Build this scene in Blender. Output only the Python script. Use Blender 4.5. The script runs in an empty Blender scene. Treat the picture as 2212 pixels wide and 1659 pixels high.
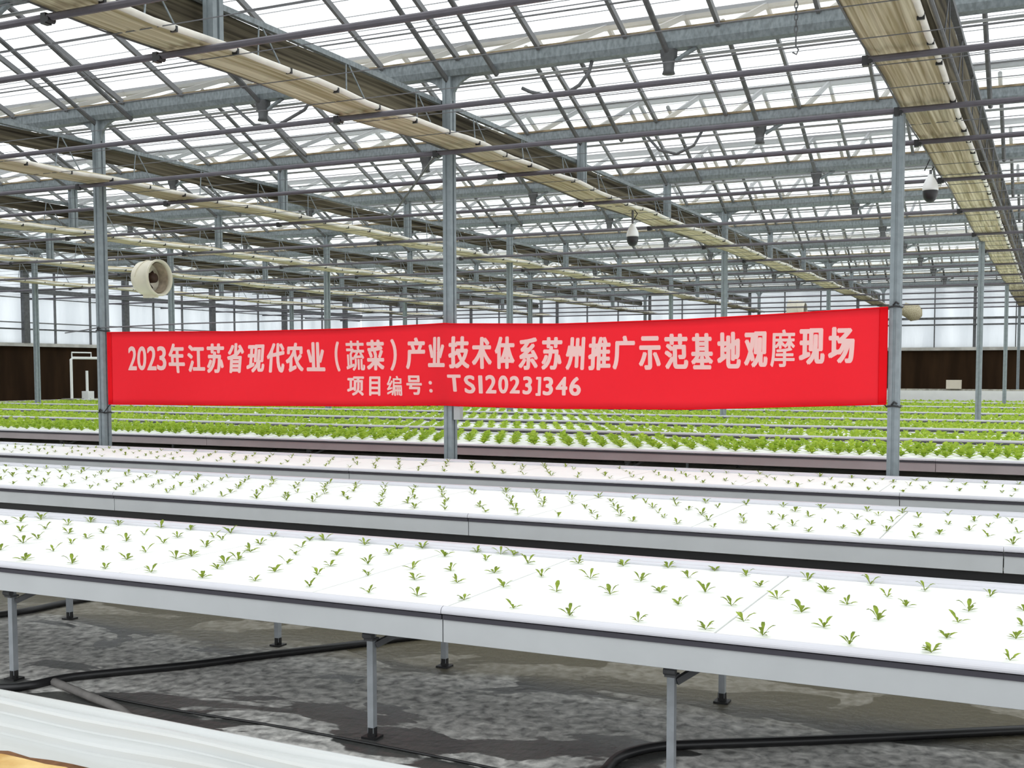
import bpy, math, random
from mathutils import Vector, Matrix

random.seed(7)
SC = bpy.context.scene
COL = SC.collection
PI = math.pi

# ------------------------------------------------------------------ camera
IMG_W, IMG_H = 2212, 1659
EYE = Vector((0.0, 0.0, 1.35))
FPX, PPX, PPY = 2390.86, 1196.69, 940.13
YAW, PITCH, ROLL = 0.4261, -0.0586, 0.0006
FWD = Vector((-math.sin(YAW) * math.cos(PITCH), math.cos(YAW) * math.cos(PITCH), math.sin(PITCH)))
RT0 = Vector((math.cos(YAW), math.sin(YAW), 0))
UP0 = RT0.cross(FWD)
RT = math.cos(ROLL) * RT0 + math.sin(ROLL) * UP0
UP = -math.sin(ROLL) * RT0 + math.cos(ROLL) * UP0
cam_data = bpy.data.cameras.new('camera')
cam = bpy.data.objects.new('camera', cam_data)
COL.objects.link(cam)
cam_data.sensor_fit = 'HORIZONTAL'
cam_data.sensor_width = 36.0
cam_data.lens = FPX * 36.0 / IMG_W
cam_data.shift_x = (IMG_W / 2 - PPX) / IMG_W
cam_data.shift_y = (PPY - IMG_H / 2) / IMG_W
cam_data.clip_start = 0.05
cam_data.clip_end = 300
m = Matrix((RT, UP, -FWD)).transposed().to_4x4()
m.translation = EYE
cam.matrix_world = m
SC.camera = cam

def seen(x, y, z):
    """photo pixel of a point and its distance along the view (used to count what is in the picture)"""
    p = Vector((x, y, z)) - EYE
    d = p.dot(FWD)
    if d < 0.1:
        return None
    return PPX + FPX * p.dot(RT) / d, PPY - FPX * p.dot(UP) / d, d

def in_frame(x, y, z, pad=0):
    s = seen(x, y, z)
    return s is not None and -pad < s[0] < IMG_W + pad and -pad < s[1] < IMG_H + pad

# ------------------------------------------------------------------ light: bright overcast sky
SC.view_settings.view_transform = 'Standard'
SC.view_settings.look = 'None'
SC.view_settings.gamma = 1
SC.view_settings.use_curve_mapping = False
SC.view_settings.exposure = 0.13
SC.cycles.transparent_max_bounces = 24
SC.cycles.max_bounces = 10
SC.cycles.diffuse_bounces = 5
SC.cycles.use_denoising = True
w = bpy.data.worlds.new('overcast_sky')
SC.world = w
w.use_nodes = True
nt = w.node_tree
bg = nt.nodes['Background']
bg.inputs['Color'].default_value = (0.955, 0.98, 1.0, 1)
bg.inputs['Strength'].default_value = 1.75

# ------------------------------------------------------------------ materials
def mat(name, color, rough=0.6, metal=0.0, spec=0.4, noise=0.0, scale=8.0, color2=None, trans=0.0, stretch=None, bump=0.0):
    ma = bpy.data.materials.new(name)
    ma.use_nodes = True
    n, l = ma.node_tree.nodes, ma.node_tree.links
    b = n['Principled BSDF']
    b.inputs['Roughness'].default_value = rough
    b.inputs['Metallic'].default_value = metal
    b.inputs['Specular IOR Level'].default_value = spec
    b.inputs['Base Color'].default_value = (*color, 1)
    src = None
    if noise > 0 or color2:
        tc = n.new('ShaderNodeTexCoord')
        mp = n.new('ShaderNodeMapping')
        if stretch:
            mp.inputs['Scale'].default_value = stretch
        no = n.new('ShaderNodeTexNoise')
        no.inputs['Scale'].default_value = scale
        no.inputs['Detail'].default_value = 6
        l.new(tc.outputs['Object'], mp.inputs['Vector'])
        l.new(mp.outputs['Vector'], no.inputs['Vector'])
        cr = n.new('ShaderNodeValToRGB')
        c2 = color2 or tuple(c * (1 - noise) for c in color)
        cr.color_ramp.elements[0].position = 0.35
        cr.color_ramp.elements[1].position = 0.65
        cr.color_ramp.elements[0].color = (*c2, 1)
        cr.color_ramp.elements[1].color = (*color, 1)
        l.new(no.outputs['Fac'], cr.inputs['Fac'])
        l.new(cr.outputs['Color'], b.inputs['Base Color'])
        src = cr.outputs['Color']
        if bump:
            bu = n.new('ShaderNodeBump')
            bu.inputs['Strength'].default_value = bump
            bu.inputs['Distance'].default_value = 0.02
            l.new(no.outputs['Fac'], bu.inputs['Height'])
            l.new(bu.outputs['Normal'], b.inputs['Normal'])
    if trans > 0:
        out = n['Material Output']
        tr = n.new('ShaderNodeBsdfTranslucent')
        tr.inputs['Color'].default_value = (*color, 1)
        if src:
            l.new(src, tr.inputs['Color'])
        mx = n.new('ShaderNodeMixShader')
        mx.inputs['Fac'].default_value = trans
        l.new(b.outputs['BSDF'], mx.inputs[1])
        l.new(tr.outputs['BSDF'], mx.inputs[2])
        l.new(mx.outputs['Shader'], out.inputs['Surface'])
    return ma

def glass_mat(name, haze_lo, haze_hi, tint, scale, stretch, rough=None):
    """thin greenhouse pane: clear, with a film of whitish dirt in patches"""
    ma = bpy.data.materials.new(name)
    ma.use_nodes = True
    n, l = ma.node_tree.nodes, ma.node_tree.links
    n.remove(n['Principled BSDF'])
    out = n['Material Output']
    tc = n.new('ShaderNodeTexCoord')
    mp = n.new('ShaderNodeMapping')
    mp.inputs['Scale'].default_value = stretch
    no = n.new('ShaderNodeTexNoise')
    no.inputs['Scale'].default_value = scale
    no.inputs['Detail'].default_value = 5
    l.new(tc.outputs['Object'], mp.inputs['Vector'])
    l.new(mp.outputs['Vector'], no.inputs['Vector'])
    mr = n.new('ShaderNodeMapRange')
    mr.inputs['From Min'].default_value = 0.35
    mr.inputs['From Max'].default_value = 0.7
    mr.inputs['To Min'].default_value = haze_lo
    mr.inputs['To Max'].default_value = haze_hi
    l.new(no.outputs['Fac'], mr.inputs['Value'])
    t1 = n.new('ShaderNodeBsdfTransparent')
    t1.inputs['Color'].default_value = (0.97, 0.985, 0.985, 1)
    t2 = n.new('ShaderNodeBsdfTranslucent')
    t2.inputs['Color'].default_value = (*tint, 1)
    d2 = n.new('ShaderNodeBsdfDiffuse')
    d2.inputs['Color'].default_value = (*tint, 1)
    m0 = n.new('ShaderNodeMixShader')
    m0.inputs['Fac'].default_value = 0.3
    l.new(t2.outputs['BSDF'], m0.inputs[1])
    l.new(d2.outputs['BSDF'], m0.inputs[2])
    m1 = n.new('ShaderNodeMixShader')
    l.new(mr.outputs['Result'], m1.inputs['Fac'])
    l.new(t1.outputs['BSDF'], m1.inputs[1])
    l.new(m0.outputs['Shader'], m1.inputs[2])
    l.new(m1.outputs['Shader'], out.inputs['Surface'])
    return ma

def floor_mat():
    ma = bpy.data.materials.new('wet_concrete')
    ma.use_nodes = True
    n, l = ma.node_tree.nodes, ma.node_tree.links
    b = n['Principled BSDF']
    tc = n.new('ShaderNodeTexCoord')
    def noise(scale, detail, dist=0.0, stretch=(1, 1, 1), off=(0, 0, 0)):
        mp = n.new('ShaderNodeMapping')
        mp.inputs['Scale'].default_value = stretch
        mp.inputs['Location'].default_value = off
        no = n.new('ShaderNodeTexNoise')
        no.inputs['Scale'].default_value = scale
        no.inputs['Detail'].default_value = detail
        no.inputs['Distortion'].default_value = dist
        l.new(tc.outputs['Object'], mp.inputs['Vector'])
        l.new(mp.outputs['Vector'], no.inputs['Vector'])
        return no.outputs['Fac']
    def ramp(src, p0, p1, c0, c1):
        cr = n.new('ShaderNodeValToRGB')
        cr.color_ramp.elements[0].position, cr.color_ramp.elements[1].position = p0, p1
        cr.color_ramp.elements[0].color, cr.color_ramp.elements[1].color = (*c0, 1), (*c1, 1)
        l.new(src, cr.inputs['Fac'])
        return cr.outputs['Color']
    sp = n.new('ShaderNodeSeparateXYZ')
    l.new(tc.outputs['Object'], sp.inputs[0])
    def math_(op, a, b_):
        q = n.new('ShaderNodeMath'); q.operation = op
        for i_, v_ in enumerate((a, b_)):
            if isinstance(v_, (int, float)): q.inputs[i_].default_value = v_
            else: l.new(v_, q.inputs[i_])
        return q.outputs[0]
    # the floor dries off in a band in front of the bench legs and stays wet along the aisle
    band = math_('MAXIMUM', math_('SUBTRACT', 1.0, math_('DIVIDE', math_('ABSOLUTE', math_('SUBTRACT', sp.outputs['Y'], 3.85), 0), 0.42)), -0.4)
    dryness = math_('ADD', noise(1.7, 10, 0.6, (0.8, 1.5, 1), (3.1, 0.4, 0)), math_('MULTIPLY', band, 0.15))
    wet = ramp(dryness, 0.495, 0.508, (0, 0, 0), (1, 1, 1))
    dry = ramp(noise(20, 12, 0.4), 0.32, 0.72, (0.20, 0.198, 0.19), (0.80, 0.79, 0.75))
    wetc = ramp(noise(3, 4), 0.3, 0.7, (0.045, 0.047, 0.046), (0.085, 0.086, 0.08))
    mx = n.new('ShaderNodeMix')
    mx.data_type = 'RGBA'
    l.new(wet, mx.inputs['Factor'])
    l.new(wetc, mx.inputs[6])
    l.new(dry, mx.inputs[7])
    # brownish algae film in a broad band under the first bench
    ad = n.new('ShaderNodeMath'); ad.operation = 'MULTIPLY_ADD'; ad.inputs[1].default_value = 0.9
    l.new(noise(1.6, 6, 0.3, (0.6, 1.6, 1)), ad.inputs[0]); l.new(sp.outputs['Y'], ad.inputs[2])
    m2 = n.new('ShaderNodeMapRange'); m2.inputs['From Min'].default_value = 4.55; m2.inputs['From Max'].default_value = 4.8
    l.new(ad.outputs[0], m2.inputs['Value'])
    alg = m2.outputs['Result']
    mx2 = n.new('ShaderNodeMix')
    mx2.data_type = 'RGBA'
    mu = n.new('ShaderNodeMath'); mu.operation = 'MULTIPLY'; mu.inputs[1].default_value = 0.75
    l.new(alg, mu.inputs[0])
    l.new(mu.outputs[0], mx2.inputs['Factor'])
    l.new(mx.outputs[2], mx2.inputs[6])
    mx2.inputs[7].default_value = (0.155, 0.135, 0.085, 1)
    l.new(mx2.outputs[2], b.inputs['Base Color'])
    mr = n.new('ShaderNodeMapRange')
    mr.inputs['To Min'].default_value = 0.32
    mr.inputs['To Max'].default_value = 0.85
    l.new(wet, mr.inputs['Value'])
    l.new(mr.outputs['Result'], b.inputs['Roughness'])
    bu = n.new('ShaderNodeBump')
    bu.inputs['Strength'].default_value = 0.35
    bu.inputs['Distance'].default_value = 0.02
    l.new(noise(22, 6), bu.inputs['Height'])
    l.new(bu.outputs['Normal'], b.inputs['Normal'])
    return ma

M = {
    'floor': floor_mat(),
    'galv': mat('galvanised_steel', (0.25, 0.285, 0.30), 0.5, 0.2, 0.45, 0.35, 38, stretch=(1, 1, 0.5)),
    'galv_dark': mat('weathered_steel', (0.13, 0.133, 0.138), 0.55, 0.2, 0.4, 0.3, 14),
    'column': mat('column_steel', (0.26, 0.30, 0.32), 0.55, 0.15, 0.4, 0.15, 18),
    'tube': mat('tube_steel', (0.115, 0.105, 0.122), 0.45, 0.2, 0.4, 0.15, 12),
    'rail': mat('pale_aluminium', (0.42, 0.43, 0.43), 0.45, 0.2, 0.4, 0.1, 10),
    'drip': mat('stained_seal', (0.34, 0.27, 0.17), 0.8, 0, 0.2, 0.5, 9),
    'bar': mat('glazing_aluminium', (0.17, 0.173, 0.178), 0.5, 0.15, 0.4, 0.15, 10),
    'wire': mat('wire_steel', (0.16, 0.165, 0.175), 0.5, 0.3),
    'glass': glass_mat('roof_glass', 0.06, 0.30, (0.90, 0.92, 0.92), 0.55, (0.5, 1.6, 1.0)),
    'glass_stain': glass_mat('roof_glass_stained', 0.08, 0.25, (1.0, 0.90, 0.70), 1.2, (0.8, 1, 1)),
    'glass_wall': glass_mat('wall_glass', 0.7, 1.0, (0.72, 0.745, 0.765), 1.6, (1, 1, 0.18)),
    'brown': mat('brown_cooling_pad', (0.040, 0.022, 0.011), 0.9, 0, 0.1, 0.45, 3.0, stretch=(1, 1, 0.15)),
    'ledge': mat('pale_ledge', (0.58, 0.57, 0.53), 0.7, 0, 0.3, 0.3, 4),
    'panel': mat('grey_bench_panel', (0.53, 0.55, 0.56), 0.42, 0.0, 0.45, 0.06, 5),
    'panel_mauve': mat('mauve_bench_panel', (0.40, 0.355, 0.365), 0.45, 0.0, 0.4, 0.1, 3),
    'rim': mat('white_rim', (0.60, 0.60, 0.64), 0.3, 0.0, 0.5),
    'rim_shade': mat('dark_rim_shade', (0.055, 0.052, 0.065), 0.5),  # dark colour standing in for the shadow under the bench rim
    'board': mat('white_foam', (0.90, 0.91, 0.89), 0.75, 0, 0.2, 0.02, 6),
    'board_edge': mat('foam_edge', (0.62, 0.63, 0.60), 0.8),
    'leg': mat('bench_leg_steel', (0.42, 0.45, 0.48), 0.4, 0.35, 0.5, 0.15, 20),
    'black': mat('black_plastic', (0.012, 0.012, 0.013), 0.4, 0, 0.5),
    'blackgrey': mat('dusty_hose', (0.10, 0.10, 0.10), 0.7, 0, 0.3, 0.3, 10),
    'greyhose': mat('grey_dusty_pipe', (0.20, 0.19, 0.18), 0.8, 0, 0.2, 0.3, 12),
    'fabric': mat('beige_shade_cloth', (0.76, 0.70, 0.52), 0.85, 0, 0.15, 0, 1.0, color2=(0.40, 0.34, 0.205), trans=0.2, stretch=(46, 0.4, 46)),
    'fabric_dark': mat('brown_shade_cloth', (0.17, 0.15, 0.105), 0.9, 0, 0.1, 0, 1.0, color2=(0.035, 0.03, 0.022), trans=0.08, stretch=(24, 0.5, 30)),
    'pipe_white': mat('white_tube', (0.80, 0.77, 0.69), 0.55, 0, 0.4, 0.2, 6),
    'red': mat('red_banner_cloth', (0.97, 0.040, 0.062), 0.75, 0, 0.15, 0, trans=0.45),
    'red_dark': mat('red_banner_hem', (0.80, 0.003, 0.010), 0.75, 0, 0.15, 0, trans=0.1),
    'letter': mat('pale_pink_print', (1.0, 0.80, 0.77), 0.8, 0, 0.15, 0, trans=0.45),
    'leaf': mat('lettuce_leaf', (0.53, 0.66, 0.09), 0.55, 0, 0.35, 0, 14, color2=(0.25, 0.40, 0.03), trans=0.4),
    'sprout': mat('seedling_leaf', (0.31, 0.40, 0.045), 0.55, 0, 0.3, 0, 30, color2=(0.14, 0.20, 0.02), trans=0.3),
    'cream': mat('cream_plastic', (0.75, 0.70, 0.57), 0.4, 0, 0.45, 0.08, 4),
    'fan_dark': mat('dirty_fan_motor', (0.05, 0.022, 0.014), 0.6),
    'fan_in': mat('dusty_fan_inside', (0.60, 0.50, 0.38), 0.7, 0, 0.3, 0.45, 6),
    'white': mat('white_plastic', (0.82, 0.83, 0.82), 0.35, 0, 0.5, 0.05, 5),
    'film': mat('white_liner_film', (0.56, 0.58, 0.58), 0.35, 0, 0.45, 0, 2.5, color2=(0.47, 0.48, 0.46), stretch=(0.35, 3, 1)),
    'soil': mat('tan_substrate', (0.70, 0.50, 0.22), 0.9, 0, 0.1, 0, 9, color2=(0.48, 0.28, 0.09), bump=0.6),
    'soil_edge': mat('brown_soil_edge', (0.20, 0.10, 0.05), 0.95, 0, 0.1, 0.5, 25),
    'grime': mat('dirty_white', (0.46, 0.45, 0.38), 0.8, 0, 0.2, 0.5, 9),
}

# ------------------------------------------------------------------ mesh helpers
class MB:
    def __init__(self):
        self.v, self.f, self.mi = [], [], []
        self.slot = 0
    def face(self, idx):
        self.f.append(tuple(idx)); self.mi.append(self.slot)
    def quad(self, a, b, c, d):
        i = len(self.v)
        self.v += [tuple(a), tuple(b), tuple(c), tuple(d)]
        self.face((i, i + 1, i + 2, i + 3))
    def box(self, lo, hi):
        i = len(self.v)
        x0, y0, z0 = lo; x1, y1, z1 = hi
        self.v += [(x0, y0, z0), (x1, y0, z0), (x1, y1, z0), (x0, y1, z0), (x0, y0, z1), (x1, y0, z1), (x1, y1, z1), (x0, y1, z1)]
        for q in ((3, 2, 1, 0), (4, 5, 6, 7), (0, 1, 5, 4), (1, 2, 6, 5), (2, 3, 7, 6), (3, 0, 4, 7)):
            self.face([i + k for k in q])
        return self
    def tube(self, path, r, sides=8, caps=True):
        path = [Vector(p) for p in path]
        n = len(path)
        rr = r if isinstance(r, (list, tuple)) else [r] * n
        rings = []
        prev = None
        for k, p in enumerate(path):
            t = (path[min(k + 1, n - 1)] - path[max(k - 1, 0)]).normalized()
            ref = Vector((0, 0, 1)) if abs(t.z) < 0.9 else Vector((1, 0, 0))
            a = t.cross(ref).normalized()
            if prev is not None and a.dot(prev) < 0:
                a = -a
            prev = a
            b = t.cross(a).normalized()
            base = len(self.v)
            for s in range(sides):
                an = 2 * PI * s / sides + PI / sides
                self.v.append(tuple(p + (a * math.cos(an) + b * math.sin(an)) * rr[k]))
            rings.append(base)
        for k in range(n - 1):
            for s in range(sides):
                s2 = (s + 1) % sides
                self.face((rings[k] + s, rings[k] + s2, rings[k + 1] + s2, rings[k + 1] + s))
        if caps:
            self.face([rings[0] + s for s in range(sides)][::-1])
            self.face([rings[-1] + s for s in range(sides)])
        return self
    def bar(self, p, q, wd, ht):
        """rectangular bar from p to q, wd wide sideways, ht deep"""
        p, q = Vector(p), Vector(q)
        t = (q - p).normalized()
        ref = Vector((0, 0, 1)) if abs(t.z) < 0.95 else Vector((0, 1, 0))
        a = t.cross(ref).normalized() * wd / 2
        b = a.cross(t).normalized() * ht / 2
        i = len(self.v)
        for e in (p, q):
            self.v += [tuple(e - a - b), tuple(e + a - b), tuple(e + a + b), tuple(e - a + b)]
        for s in ((0, 1, 2, 3), (7, 6, 5, 4), (0, 4, 5, 1), (1, 5, 6, 2), (2, 6, 7, 3), (3, 7, 4, 0)):
            self.face([i + k for k in s])
        return self
    def sweep_x(self, prof, xs, closed=True, fz=None):
        """profile of (y, z) swept along x"""
        n = len(prof)
        base = len(self.v)
        for x in xs:
            for (y, z) in prof:
                dz = fz(x, y, z) if fz else 0
                self.v.append((x, y, z + dz))
        for k in range(len(xs) - 1):
            for s in range(n if closed else n - 1):
                s2 = (s + 1) % n
                self.face((base + k * n + s, base + k * n + s2, base + (k + 1) * n + s2, base + (k + 1) * n + s))
        if closed:
            self.face([base + s for s in range(n)][::-1])
            self.face([base + (len(xs) - 1) * n + s for s in range(n)])
        return self
    def lathe(self, prof, axis='z', sides=20, center=(0, 0, 0)):
        c = Vector(center)
        base = len(self.v)
        n = len(prof)
        for s in range(sides):
            an = 2 * PI * s / sides
            for (r, h) in prof:
                if axis == 'z':
                    self.v.append(tuple(c + Vector((r * math.cos(an), r * math.sin(an), h))))
                else:
                    self.v.append(tuple(c + Vector((h, r * math.cos(an), r * math.sin(an)))))
        for s in range(sides):
            s2 = (s + 1) % sides
            for k in range(n - 1):
                self.face((base + s * n + k, base + s2 * n + k, base + s2 * n + k + 1, base + s * n + k + 1))
        return self
    def build(self, name, ma, parent=None, smooth=False):
        me = bpy.data.meshes.new(name)
        me.from_pydata(self.v, [], self.f)
        for x in (ma if isinstance(ma, (list, tuple)) else [ma]):
            me.materials.append(x)
        if any(self.mi):
            me.polygons.foreach_set('material_index', self.mi)
        if smooth:
            me.polygons.foreach_set('use_smooth', [True] * len(me.polygons))
        me.update()
        o = bpy.data.objects.new(name, me)
        COL.objects.link(o)
        if parent:
            o.parent = parent
        return o

def tag(o, label=None, cat=None, group=None, kind=None):
    if label: o['label'] = label
    if cat: o['category'] = cat
    if group: o['group'] = group
    if kind: o['kind'] = kind
    return o

def thing(name, loc, label, cat, group=None):
    o = bpy.data.objects.new(name, None)
    COL.objects.link(o)
    o.location = loc
    o.empty_display_size = 0.1
    return tag(o, label, cat, group, 'thing')

CH = {}
def dup(o, loc, label=None, group=None):
    c = o.copy()
    COL.objects.link(c)
    c.location = loc
    if label: c['label'] = label
    if group: c['group'] = group
    for ch in CH.get(o.name, ()):
        d = ch.copy(); COL.objects.link(d); d.parent = c
        for g in CH.get(ch.name, ()):
            e = g.copy(); COL.objects.link(e); e.parent = d
    return c

ORD = 'first second third fourth fifth sixth seventh eighth ninth tenth eleventh twelfth thirteenth fourteenth fifteenth sixteenth seventeenth eighteenth nineteenth twentieth'.split()
def nth(n):
    """1 -> first"""
    if n <= 20: return ORD[n - 1]
    tens = {2: 'twenty', 3: 'thirty', 4: 'forty', 5: 'fifty', 6: 'sixty', 7: 'seventy', 8: 'eighty'}
    whole = {2: 'twentieth', 3: 'thirtieth', 4: 'fortieth', 5: 'fiftieth', 6: 'sixtieth', 7: 'seventieth', 8: 'eightieth'}
    t, u = divmod(n, 10)
    return whole[t] if u == 0 else tens[t] + '-' + ORD[u - 1]

# ------------------------------------------------------------------ layout of the greenhouse (x along the gutters, y away from the camera)
G0, GP = 8.85, 3.074                        # gutter above the banner, gutter spacing
GUT = {k: G0 + GP * k for k in range(-3, 10)}
COLX = {0: -5.06, 1: -1.14, 2: 2.85, -1: -9.33, -2: -13.1, -3: -17.09, -4: -21.09}
def colx(k, row):
    if row == 0: return COLX[k]
    return {1: -1.087, 0: -5.087, -1: -9.087, 2: 2.913}.get(k, COLX[k])
X0, X1 = -25.2, 5.0                          # side walls
Y0, Y1 = -16.0, 37.0
ZG0, ZG1, ZR = 3.98, 4.125, 4.76              # gutter bottom, gutter top, ridge
xs_long = [X0 + (X1 - X0) * i / 30 for i in range(31)]

# floor
b = MB(); b.quad((X0 - .3, Y0, 0), (X1, Y0, 0), (X1, Y1 + .3, 0), (X0 - .3, Y1 + .3, 0))
b.v += [(x, y, -0.15) for x, y, z in b.v[:4]]
b.face((7, 6, 5, 4)); b.face((0, 4, 5, 1)); b.face((1, 5, 6, 2)); b.face((2, 6, 7, 3)); b.face((3, 7, 4, 0))
tag(b.build('floor', M['floor']), kind='structure')

# ------------------------------------------------------------------ roof glass (ceiling), one folded sheet per span
spans = list(range(-3, 9))
for k in spans:
    ya, yb = GUT[k], GUT[k + 1]
    yr = (ya + yb) / 2
    b = MB()
    q = 0.89
    for (y_lo, y_hi) in ((ya, yr), (yb, yr)):
        ym = y_lo + (y_hi - y_lo) * (1 - q); zm = ZG1 + (ZR - ZG1) * (1 - q)
        b.slot = 0
        b.quad((X0, ym, zm), (X1, ym, zm), (X1, y_hi, ZR), (X0, y_hi, ZR))
        b.slot = 1
        b.quad((X0, y_lo, ZG1), (X1, y_lo, ZG1), (X1, ym, zm), (X0, ym, zm))
    tag(b.build('ceiling', [M['glass'], M['glass_stain']]), kind='structure')

# gutters
SPAN_WORD = {-3: 'behind the camera', -2: 'just in front of the camera', -1: 'nearest at the top of the photo'}
def gut_label(k):
    if k == 0: return 'galvanised steel roof gutter resting on the two left banner columns'
    return 'galvanised steel roof gutter, %s one back from the gutter over the banner' % nth(k)
for k in range(-2, 10):
    y = GUT[k]
    p = [(y - .075, ZG1), (y - .075, ZG0 + .05), (y - .055, ZG0), (y + .055, ZG0), (y + .075, ZG0 + .05), (y + .075, ZG1), (y + .06, ZG1), (y + .045, ZG0 + .04), (y - .045, ZG0 + .04), (y - .06, ZG1)]
    lab = gut_label(k) if k >= 0 else ('galvanised steel roof gutter passing low over the nearest bench' if k == -1 else 'galvanised steel roof gutter passing straight over the camera')
    g = thing('roof_gutter', (X0, y, ZG0), lab, 'gutter', 'roof gutters')
    tag(MB().sweep_x([(a - y, c - ZG0) for a, c in p], [0, X1 - X0]).build('gutter_channel', M['galv'], g))
    MB().box((0, -.085, .138), (X1 - X0, -.062, .158)).box((0, .062, .138), (X1 - X0, .085, .158)).build('sealing_strip', M['drip'], g)['label'] = 'rust-stained cream sealing strip along the gutter lip'
    MB().tube([(0, .12, -.03), (X1 - X0, .12, -.03)], .013, 8).build('drain_rail', M['rail'], g)['label'] = 'pale rail slung under the gutter'

# ridges
for k in spans:
    yr = (GUT[k] + GUT[k + 1]) / 2
    o = MB().box((X0, yr - .03, ZR - .05), (X1, yr + .03, ZR + .02)).build('roof_ridge', M['bar'])
    tag(o, 'aluminium ridge bar of the roof span %s' % ('over the camera' if k < -1 else 'in front of the gutter over the banner' if k == -1 else 'behind the gutter over the banner' if k == 0 else '%s back from the gutter over the banner' % nth(k + 1)), 'ridge', 'roof ridges', 'thing')

# glazing bars: one mesh per slope direction, copied
dyr = GP / 2
bar_down = MB().bar((0, -dyr + .03, ZR - ZG1 - .03), (0, -.075, -.005), .032, .05)
bar_up = MB().bar((0, .075, -.005), (0, dyr - .03, ZR - ZG1 - .03), .032, .05)
cand = []
BSP = 0.795
for k in range(-2, 10):
    for side in (0, 1):
        if (side == 0 and k - 1 < -3) or (side == 1 and k > 8): continue
        n = 0
        x = X0 + 0.4
        while x < X1 - .1:
            ym = GUT[k] + (-dyr / 2 if side == 0 else dyr / 2)
            s = seen(x, ym, (ZR + ZG1) / 2)
            ok = s is not None and -60 < s[0] < IMG_W + 60 and -250 < s[1] < IMG_H
            cand.append((0 if ok else 1, s[2] if s else 999, k, side, x))
            x += BSP
cand.sort()
chosen = [c for c in cand if c[0] == 0 and c[3] == 0][:230] + [c for c in cand if c[0] == 0 and c[3] == 1][:70]
chosen_set = set(chosen)
proto_d = bar_down.build('glazing_bar', M['bar']); proto_u = bar_up.build('glazing_bar', M['bar'])
first = {0: proto_d, 1: proto_u}
used = {0: False, 1: False}
rows = {}
for c in chosen: rows.setdefault((c[2], c[3]), []).append(c)
def over(k):
    return 'over the nearest bench' if k == -1 else 'over the camera' if k < -1 else 'over the banner' if k == 0 else 'numbered %s behind the banner' % nth(k)
for (k, side), L in sorted(rows.items()):
    L.sort(key=lambda c: c[4])
    for i, c in enumerate(L):
        lab = 'glazing bar %s from the left %s the gutter %s' % (nth(i + 1), 'running down to' if side == 0 else 'rising behind', over(k))
        lab = lab.replace('numbered ', '')
        loc = (c[4], GUT[k], ZG1)
        if not used[side]:
            o = first[side]; used[side] = True; o.location = loc
        else:
            o = first[side].copy(); COL.objects.link(o); o.location = loc
        tag(o, lab, 'glazing bar', 'glazing bars of the roof', 'thing')
b = MB()
for c in cand:
    if c in chosen_set: continue
    k, side, x = c[2], c[3], c[4]
    if side == 0: b.bar((x, GUT[k] - dyr + .03, ZR - .03), (x, GUT[k] - .075, ZG1 - .005), .032, .05)
    else: b.bar((x, GUT[k] + .075, ZG1 - .005), (x, GUT[k] + dyr - .03, ZR - .03), .032, .05)
tag(b.build('glazing_bars', M['bar']), 'the many farther glazing bars of the glass roof', 'glazing bar', None, 'stuff')

# purlins half way down each slope
for k in range(-2, 9):
    for fr in (0.36, 0.7):
        y = GUT[k + 1] - dyr + dyr * fr; z = ZR + (ZG1 - ZR) * fr - .05
        o = MB().tube([(X0, y, z), (X1, y, z)], .008, 6).build('roof_purlin', M['bar'])
        tag(o, 'thin purlin, %s on the glass slope coming down to the gutter %s' % ('upper' if fr < .5 else 'lower', over(k + 1).replace('numbered ', '')), 'purlin', 'thin roof purlins', 'thing')

# ------------------------------------------------------------------ columns
def post_profile():
    a, c = .0415, .05
    g = .008
    return [(-a, -c), (-.010, -c), (-.010, -c + g), (.010, -c + g), (.010, -c), (a, -c), (a, -.012), (a - .014, -.012), (a - .014, .012), (a, .012), (a, c), (-a, c), (-a, .012), (-a + .014, .012), (-a + .014, -.012), (-a, -.012)]
def post_mesh(h):
    b = MB()
    P = post_profile(); n = len(P)
    for z in (0, h):
        b.v += [(x, y, z) for x, y in P]
    for s in range(n):
        s2 = (s + 1) % n
        b.face((s, s2, n + s2, n + s))
    b.face(list(range(n))[::-1]); b.face(list(range(n, 2 * n)))
    return b
def fillet(sign, r, x0, z0, th):
    """curved gusset under the gutter"""
    b = MB(); n = 8
    pts = [(x0, z0)] + [(x0 + sign * r * (1 - math.sin(i / n * PI / 2)), z0 - r * .8 * (1 - math.cos(i / n * PI / 2))) for i in range(n + 1)]
    m_ = len(pts)
    for y in (-th, th):
        b.v += [(x, y, z) for x, z in pts]
    b.face(list(range(m_))); b.face(list(range(m_, 2 * m_))[::-1])
    for i in range(m_):
        j = (i + 1) % m_
        b.face((i, i + m_, j + m_, j))
    return b
HC = ZG0
def make_column(loc, label, group):
    c = post_mesh(HC).build('steel_column', M['column'])
    c.location = loc
    tag(c, label, 'column', group, 'thing')
    kids = []
    for s in (-1, 1):
        kids.append(fillet(s, .26, s * .0415, HC, .018).build('gusset', M['galv'], c))
    kids.append(MB().box((-.09, -.09, 0), (.09, .09, .012)).build('base_plate', M['galv_dark'], c))
    CH[c.name] = kids
    return c
column_proto = None
def place_column(k, row, label, group):
    global column_proto
    loc = (colx(k, row), GUT[0] + row * 3 * GP, 0)
    if column_proto is None:
        column_proto = make_column(loc, label, group)
        return column_proto
    return dup(column_proto, loc, label, group)
row0 = {-1: 'grey steel column tied to the left end of the red banner',
        0: 'grey steel column behind the middle of the red banner',
        1: 'grey steel column tied to the right end of the red banner'}
COLS = {}
for k in (0, -1, 1):
    COLS[k] = place_column(k, 0, row0[k], 'columns of the banner row')
row_word = {1: 'second row, behind the lettuce front', 2: 'third row, deep in the lettuce', 3: 'last row, by the far wall'}
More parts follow.
